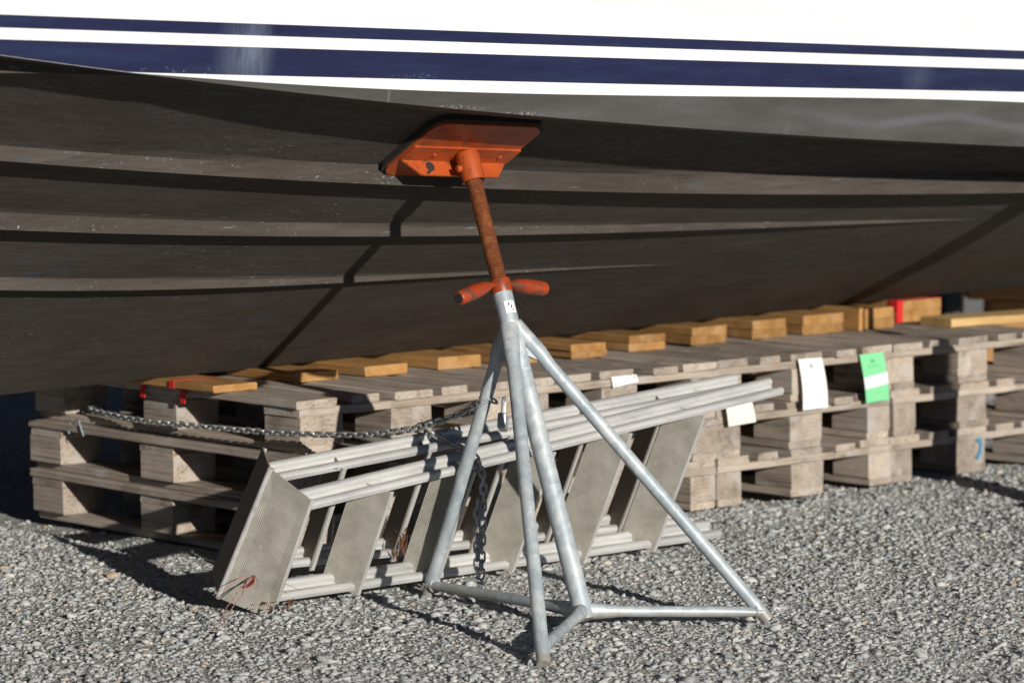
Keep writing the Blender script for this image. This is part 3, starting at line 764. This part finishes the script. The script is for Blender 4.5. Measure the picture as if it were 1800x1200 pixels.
ch1 = empty('chain', (.02, .95, .331), 'steel chain strung slack from the left pallets to the rear leg of the stand', 'chain')
chain(ch1, [(.08, 1.0, .335), (.02, .95, .331), (-.022, .672, .329), (-.026, .527, .333), (-.032, .25, .341), (-.040, -.03, .354), (-.04, -.3, .375), (-.04, -.5, .408), (-.046, -.66, .455), (-.042, -.735, .49), (-.012, -.755, .495), (.010, -.735, .487)])
ch2 = empty('chain', (.05, -.65, .36), 'loose steel chain end hanging doubled in front of the ladder treads', 'chain')

def topw(l, t_, dw): return lp(l, wtop(l) + dw, t_)
chain(ch2, [(-.012, -.70, .465), lp(.455, wtf(.455) + .014, .185), lp(.475, wtf(.475) + .012, .145), lp(.487, wtop(.49) + .006, .098), topw(.495, .055, .012), topw(.503, .015, .012), topw(.505, -.012, -.004),
            (.046, -.657, .285), (.046, -.655, .18), (.044, -.653, .075), (.041, -.652, .040), (.033, -.651, .040), (.030, -.651, .08), (.031, -.651, .18), (.033, -.652, .25)])
pl = empty('padlock', (.045, -.735, .447), 'small steel padlock joining the chains beside the rear stand leg', 'padlock')
Mx = Matrix.Translation(Vector((.040, -.735, .437))) @ Matrix.Rotation(R(38), 4, 'Z') @ Matrix.Rotation(R(20), 4, 'Y')
b_ = MB(); b_.box((0, 0, 0), (.046, .022, .040), Mx, ch=.005); b_.build('lock_body', M['chain'], pl)
b_ = MB(); b_.tube([Mx @ Vector((.014 * math.cos(R(a)), 0, .022 + (.026 if 0 < a < 180 else 0) * 1 + (.014 * math.sin(R(a)) if 0 < a < 180 else 0) - (.0 if 0 < a < 180 else .004))) for a in (0, 5, 40, 90, 140, 175, 180)], .004, 8)
b_.build('shackle', M['chain'], pl)

# ------------------------------------------------------------------ cards on the pallets
def card(pts, y0, mname, label, marks, smud, curl=.006, stripe=None, name='card'):
    """thin bent card; pts = TL, TR, BR, BL as (x, z)"""
    n = 8; vs = []; 
    def P(u, v_, off=0):
        (x0, z0), (x1, z1), (x2, z2), (x3, z3) = pts
        x = (x0 * (1 - u) + x1 * u) * (1 - v_) + (x3 * (1 - u) + x2 * u) * v_
        z = (z0 * (1 - u) + z1 * u) * (1 - v_) + (z3 * (1 - u) + z2 * u) * v_
        return Vector((x, y0 - curl * math.sin(v_ * 2.6) * 1.6 - .004 * v_ - off, z))
    b_ = MB(); 
    for off in (0, -.0008): vs += [P(u, k / n, off) for k in range(n + 1) for u in (0, 1)]
    m_ = 2 * (n + 1); fs = []
    for k in range(n): fs += [(2 * k, 2 * k + 1, 2 * k + 3, 2 * k + 2), (m_ + 2 * k + 2, m_ + 2 * k + 3, m_ + 2 * k + 1, m_ + 2 * k)]
    for k in range(n): fs += [(2 * k, 2 * k + 2, m_ + 2 * k + 2, m_ + 2 * k), (2 * k + 1, m_ + 2 * k + 1, m_ + 2 * k + 3, 2 * k + 3)]
    fs += [(0, m_, m_ + 1, 1), (2 * n, 2 * n + 1, m_ + 2 * n + 1, m_ + 2 * n)]
    b_.add(vs, fs); o = b_.build(name, M[mname]); tag(o, label, 'card')
    if stripe:
        q = MB(); k0, k1, sl = stripe; ks = [k0 + (k1 - k0) * i / 3 for i in range(4)]
        q.add([P(u, k + (sl if u == 0 else 0), .0007) for k in ks for u in (0, 1)], [(2 * i, 2 * i + 1, 2 * i + 3, 2 * i + 2) for i in range(3)])
        q.build('white_stripe', M['paper'], o)
    q = MB()
    for u0, u1, v0, v1 in marks:
        q.add([P(u0, v0, .0012), P(u1, v0, .0012), P(u1, v1, .0012), P(u0, v1, .0012)], [(0, 1, 2, 3)])
    if marks: q.build('faded_print', M[smud], o)
    return o
mk = [(.42, .55, .10, .13), (.40, .57, .13, .17), (.43, .54, .17, .19), (.25, .75, .215, .225), (.30, .70, .24, .25), (.28, .72, .30, .31), (.35, .66, .38, .388), (.25, .7, .46, .466)]
card([(1.921, .418), (2.027, .416), (2.047, .264), (1.934, .263)], -.014, 'paper', 'long white card with faint print hanging from the third pallet stack', mk + [(.08, .14, .07, .085), (.84, .91, .06, .075)], 'smudge')
card([(2.203, .413), (2.314, .416), (2.338, .266), (2.229, .262)], -.012, 'green', 'green card with a white band across its middle hanging from a pallet', [(.42, .54, .12, .15), (.40, .56, .15, .19), (.2, .72, .24, .25), (.25, .68, .275, .285), (.3, .7, .8, .806)], 'gsmudge', .004, (.42, .66, .05))
card([(1.596, .322), (1.707, .328), (1.728, .245), (1.609, .240)], -.016, 'cream', 'blank cream card below the right end of the ladder', [], 'smudge', .002)
o = card([(1.135, .418), (1.236, .419), (1.241, .398), (1.139, .388)], -.008, 'paper', 'small white plate with a corner screw on the pallet edge above the ladder', [], 'smudge', .0005, None, 'plate')
b_ = MB(); b_.lathe([(0, .004), (.002, .004)], (1.226, -.0105, .4125), (0, -1, 0), 10); b_.build('screw_head', M['smudge'], o)
b_ = MB(); b_.lathe([(0, .004), (.002, .004)], (1.150, -.0105, .397), (0, -1, 0), 10); b_.build('screw_head', M['smudge'], o)
# blue paint loop sprayed on a block of the rightmost stack
b_ = MB(); b_.tube([(2.79, -.0022, .098), (2.802, -.0022, .104), (2.812, -.0022, .088), (2.808, -.0022, .06), (2.797, -.0022, .042), (2.788, -.0022, .05)], .007, 6, flat=[(1, 1)] * 6)
bl_ = b_.build('paint_mark', M['blue']); 
for v_ in bl_.data.vertices: v_.co.y = -.0022 + (v_.co.y + .0022) * .12
tag(bl_, 'blue paint loop sprayed on a lower block of the rightmost pallets', 'paint mark')
# string end on the left pallet
b_ = MB(); b_.tube([(-.012, .985, .291), (-.016, .975, .305), (-.022, .955, .303), (-.026, .94, .285), (-.024, .93, .262)], .0018, 6)
b_.tube([(-.012, 1.01, .291), (-.018, 1.012, .280), (-.019, 1.008, .262)], .0022, 6)
tag(b_.build('string', M['string']), 'frayed pale blue string end on the left pallet below the chain', 'string')

# ------------------------------------------------------------------ gravel
def stone_protos(n):
    P = []
    for i in range(n):
        r = random.Random(100 + i); bm = bmesh.new(); q = Vector((r.uniform(.8, 1.2), r.uniform(.6, .95), r.uniform(.36, .62)))
        for k in range(r.randint(11, 15)):
            d = Vector((r.gauss(0, 1), r.gauss(0, 1), r.gauss(0, 1))).normalized() * r.uniform(.85, 1.05)
            bm.verts.new((d.x * q.x, d.y * q.y, d.z * q.z))
        bmesh.ops.convex_hull(bm, input=bm.verts[:])
        for v_ in [v_ for v_ in bm.verts if not v_.link_faces]: bm.verts.remove(v_)
        bmesh.ops.triangulate(bm, faces=bm.faces[:]); bm.verts.index_update()
        P.append((np.array([v_.co[:] for v_ in bm.verts]), np.array([[v_.index for v_ in f.verts] for f in bm.faces]))); bm.free()
    return P
PR = stone_protos(28)
def in_view(x, y, m_):
    """ground the photo could show, with a margin all round"""
    dx, dy = x + 5.30655, y + 6.49288; d = dx * .6825 + dy * .7309; r_ = dx * .7309 - dy * .6825
    return (d > 6.45) & (d < 13.5) & (np.abs(r_) < d * .1585 + m_) & (y < 2.2)
XY = []; SZ = []
def scatter(n, lo, hi, pw, keep):
    x = RNG.uniform(-3.0, 6.6, n); y = RNG.uniform(-3.4, 2.2, n); k = in_view(x, y, .75)
    under = ((y > .12) & (x > -.12)) | (y > 1.5); far_ = ((x + 5.3) * .6825 + (y + 6.49) * .7309) > 9.8
    k &= ~(under & (RNG.random(n) > .22)); k &= ~(far_ & (RNG.random(n) > keep))
    XY.append(np.stack([x[k], y[k]], 1)); SZ.append(lo + (hi - lo) * RNG.random(k.sum()) ** pw)
scatter(210000, .0030, .0060, 1.0, .45)
scatter(140000, .0060, .0120, 1.3, .8)
scatter(27000, .0115, .0205, 2.0, 1)
XY = np.concatenate(XY); SZ = np.concatenate(SZ); ns = len(SZ)
inpal = (XY[:, 1] > -.005) & (XY[:, 1] < 1.2) & (XY[:, 0] > -.03) & (XY[:, 0] < 3.2)
vs_, fs_, at_v, off = [], [], [], 0
pick = RNG.integers(0, len(PR), ns); ang = RNG.uniform(0, 2 * np.pi, ns); tilt = RNG.normal(0, .34, ns); tone = np.clip(RNG.normal(.5, .23, ns), 0, .97)
tone[RNG.random(ns) < .012] = 1.0
gz = hgt(XY[:, 0], XY[:, 1]) + SZ * RNG.uniform(-.26, .28, ns); gz = np.where(inpal, np.minimum(gz, .004 - SZ), gz)
for k, (pv, pf) in enumerate(PR):
    I = np.where(pick == k)[0]
    ca, sa, ct, st_ = np.cos(ang[I]), np.sin(ang[I]), np.cos(tilt[I]), np.sin(tilt[I])
    x, y, z = pv[:, 0], pv[:, 1], pv[:, 2]
    y2 = y[None] * ct[:, None] - z[None] * st_[:, None]; z2 = y[None] * st_[:, None] + z[None] * ct[:, None]
    X = x[None] * ca[:, None] - y2 * sa[:, None]; Y = x[None] * sa[:, None] + y2 * ca[:, None]
    V = np.stack([X * SZ[I, None] + XY[I, 0, None], Y * SZ[I, None] + XY[I, 1, None], z2 * SZ[I, None] + gz[I, None]], -1)
    n_ = len(I); vs_.append(V.reshape(-1, 3)); fs_.append((pf[None] + (off + np.arange(n_) * len(pv))[:, None, None]).reshape(-1, 3))
    at_v.append(np.repeat(tone[I], len(pv))); off += n_ * len(pv)
vs_ = np.concatenate(vs_).astype(np.float32); fs_ = np.concatenate(fs_).astype(np.int32); at_v = np.concatenate(at_v).astype(np.float32)
me = bpy.data.meshes.new("gravel"); me.vertices.add(len(vs_)); me.vertices.foreach_set("co", vs_.ravel())
me.loops.add(fs_.size); me.loops.foreach_set("vertex_index", fs_.ravel()); me.polygons.add(len(fs_))
me.polygons.foreach_set("loop_start", np.arange(0, fs_.size, 3, dtype=np.int32)); me.polygons.foreach_set("loop_total", np.full(len(fs_), 3, dtype=np.int32))
me.update(calc_edges=True); a_ = me.attributes.new("stone", 'FLOAT', 'POINT'); a_.data.foreach_set("value", at_v); me.materials.append(M['stone'])
gr = bpy.data.objects.new("gravel", me); COL.objects.link(gr)
tag(gr, 'loose crushed grey gravel covering the yard', 'gravel', None, 'stuff')

# ------------------------------------------------------------------ dry weeds and leaves
def weed(root_, dirs, rad, name='dry_weed', label='', m_='stem', sd=3):
    r = random.Random(sd); b_ = MB()
    for d, L, sag in dirs:
        p = Vector(root_); d = Vector(d).normalized(); pts = [p.copy()]
        for k in range(8):
            p = p + (d + Vector((r.gauss(0, .13), r.gauss(0, .13), 0))) * (L / 8); p.z = max(.008 + hgt(p.x, p.y), p.z - sag * k / 8); pts.append(p.copy())
        b_.tube(pts, [rad * (1 - .08 * k) for k in range(9)], 5)
    return tag(b_.build(name, M[m_]), label, 'weed')
weed((-.50, -.44, .09), [((-.30, -.155, -.085), .36, .0), ((-.30, -.19, -.09), .33, .0), ((-.30, -.05, -.05), .14, .004), ((.1, -.3, -.05), .12, .004), ((-.2, -.3, -.02), .10, .004)], .0017, 'dry_weed', 'dry reddish weed stems at the left foot of the ladder', 'stem', 5)
b_ = MB(); r = random.Random(9)
for k in range(26):
    c = Vector((-.50 + r.gauss(0, .05), -.53 + r.gauss(0, .035), .012 + r.random() * .02)); a = r.uniform(0, 6.3); l_ = r.uniform(.012, .03)
    d = Vector((math.cos(a), math.sin(a), r.uniform(-.2, .5))) * l_; n_ = Vector((-d.y, d.x, r.uniform(-.01, .01))) * .22
    b_.add([c - d * .5, c + n_, c + d * .5 + Vector((0, 0, .003)), c - n_], [(0, 1, 2, 3)])
tag(b_.build('dry_leaves', M['dry']), 'brown dry leaf litter under the left foot of the ladder', 'leaves', None, 'stuff')
b_ = MB(); r = random.Random(4); base = lp(.44, .06, .09)
for k in range(20):
    c = base + Vector((r.gauss(0, .010), r.gauss(0, .01), r.gauss(.005, .018))); l_ = r.uniform(.02, .05); d = Vector((r.gauss(0, .5), r.gauss(0, .4), 1)).normalized() * l_; n_ = Vector((1, -.6, r.gauss(0, .3))).normalized() * .003
    b_.add([c - d * .5, c + n_, c + d * .5, c - n_], [(0, 1, 2, 3)])
tag(b_.build('withered_leaves', M['dry']), 'rust brown withered leaf cluster caught between two ladder treads', 'leaves')

# ------------------------------------------------------------------ unseen dark board screen, added behind the boat to block sky light
fe = empty('sky_blocker', (0, 5.2, 0), 'unseen dark board screen added behind the boat to block sky light', 'sky_blocker')
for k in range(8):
    x0 = -13 + 3.4 * k; b_ = MB(); b_.box((x0, 5.25, 1.2), (.1, .1, 2.4), ch=.005); b_.build('blocker_post', M['sky_blocker'], fe)
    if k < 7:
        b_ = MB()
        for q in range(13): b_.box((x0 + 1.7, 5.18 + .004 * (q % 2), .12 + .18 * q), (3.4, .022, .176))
        b_.build('blocker_panel', M['sky_blocker'], fe)

# ------------------------------------------------------------------ dim things behind, under the stern
cr = empty('plastic_drum', (4.03, 1.16, 0), 'dark ribbed plastic drum in shade behind the red taped planks', 'drum')
b_ = MB(); pr_ = []
for k in range(32):
    a = 2 * math.pi * k / 32; rr = .072 + (.006 if k % 4 < 2 else 0); pr_.append((math.cos(a) * rr, math.sin(a) * rr))
b_.loft([[Vector((4.03 + x * q, 1.16 + y * q, z)) for x, y in pr_] for z, q in ((0, .95), (.50, 1.0), (.52, 1.04), (.54, 1.04))], smooth=False); b_.build('drum_body', M['darkplastic'], cr)
b_ = MB(); b_.lathe([(.0, .07), (.02, .07)], (4.03, 1.16, .541), (0, 0, 1), 24); b_.build('lid', M['darkplastic'], cr)
tr = empty('timber_crib', (5.3, 1.55, 0), 'brown timber crib of stacked beams in shade at the far right edge', 'timber crib')
for k in range(4):
    Mx = Matrix.Translation(Vector((5.36 + .03 * (k % 2), 1.42, .085 + .17 * k))) @ Matrix.Rotation(R(-43 if k % 2 == 0 else -44), 4, 'Z')
    b_ = MB(); b_.box((0, 0, 0), (.98 if k == 1 else 1.12, .2, .166), Mx, ch=.01); b_.build('beam', M['brown'], tr)
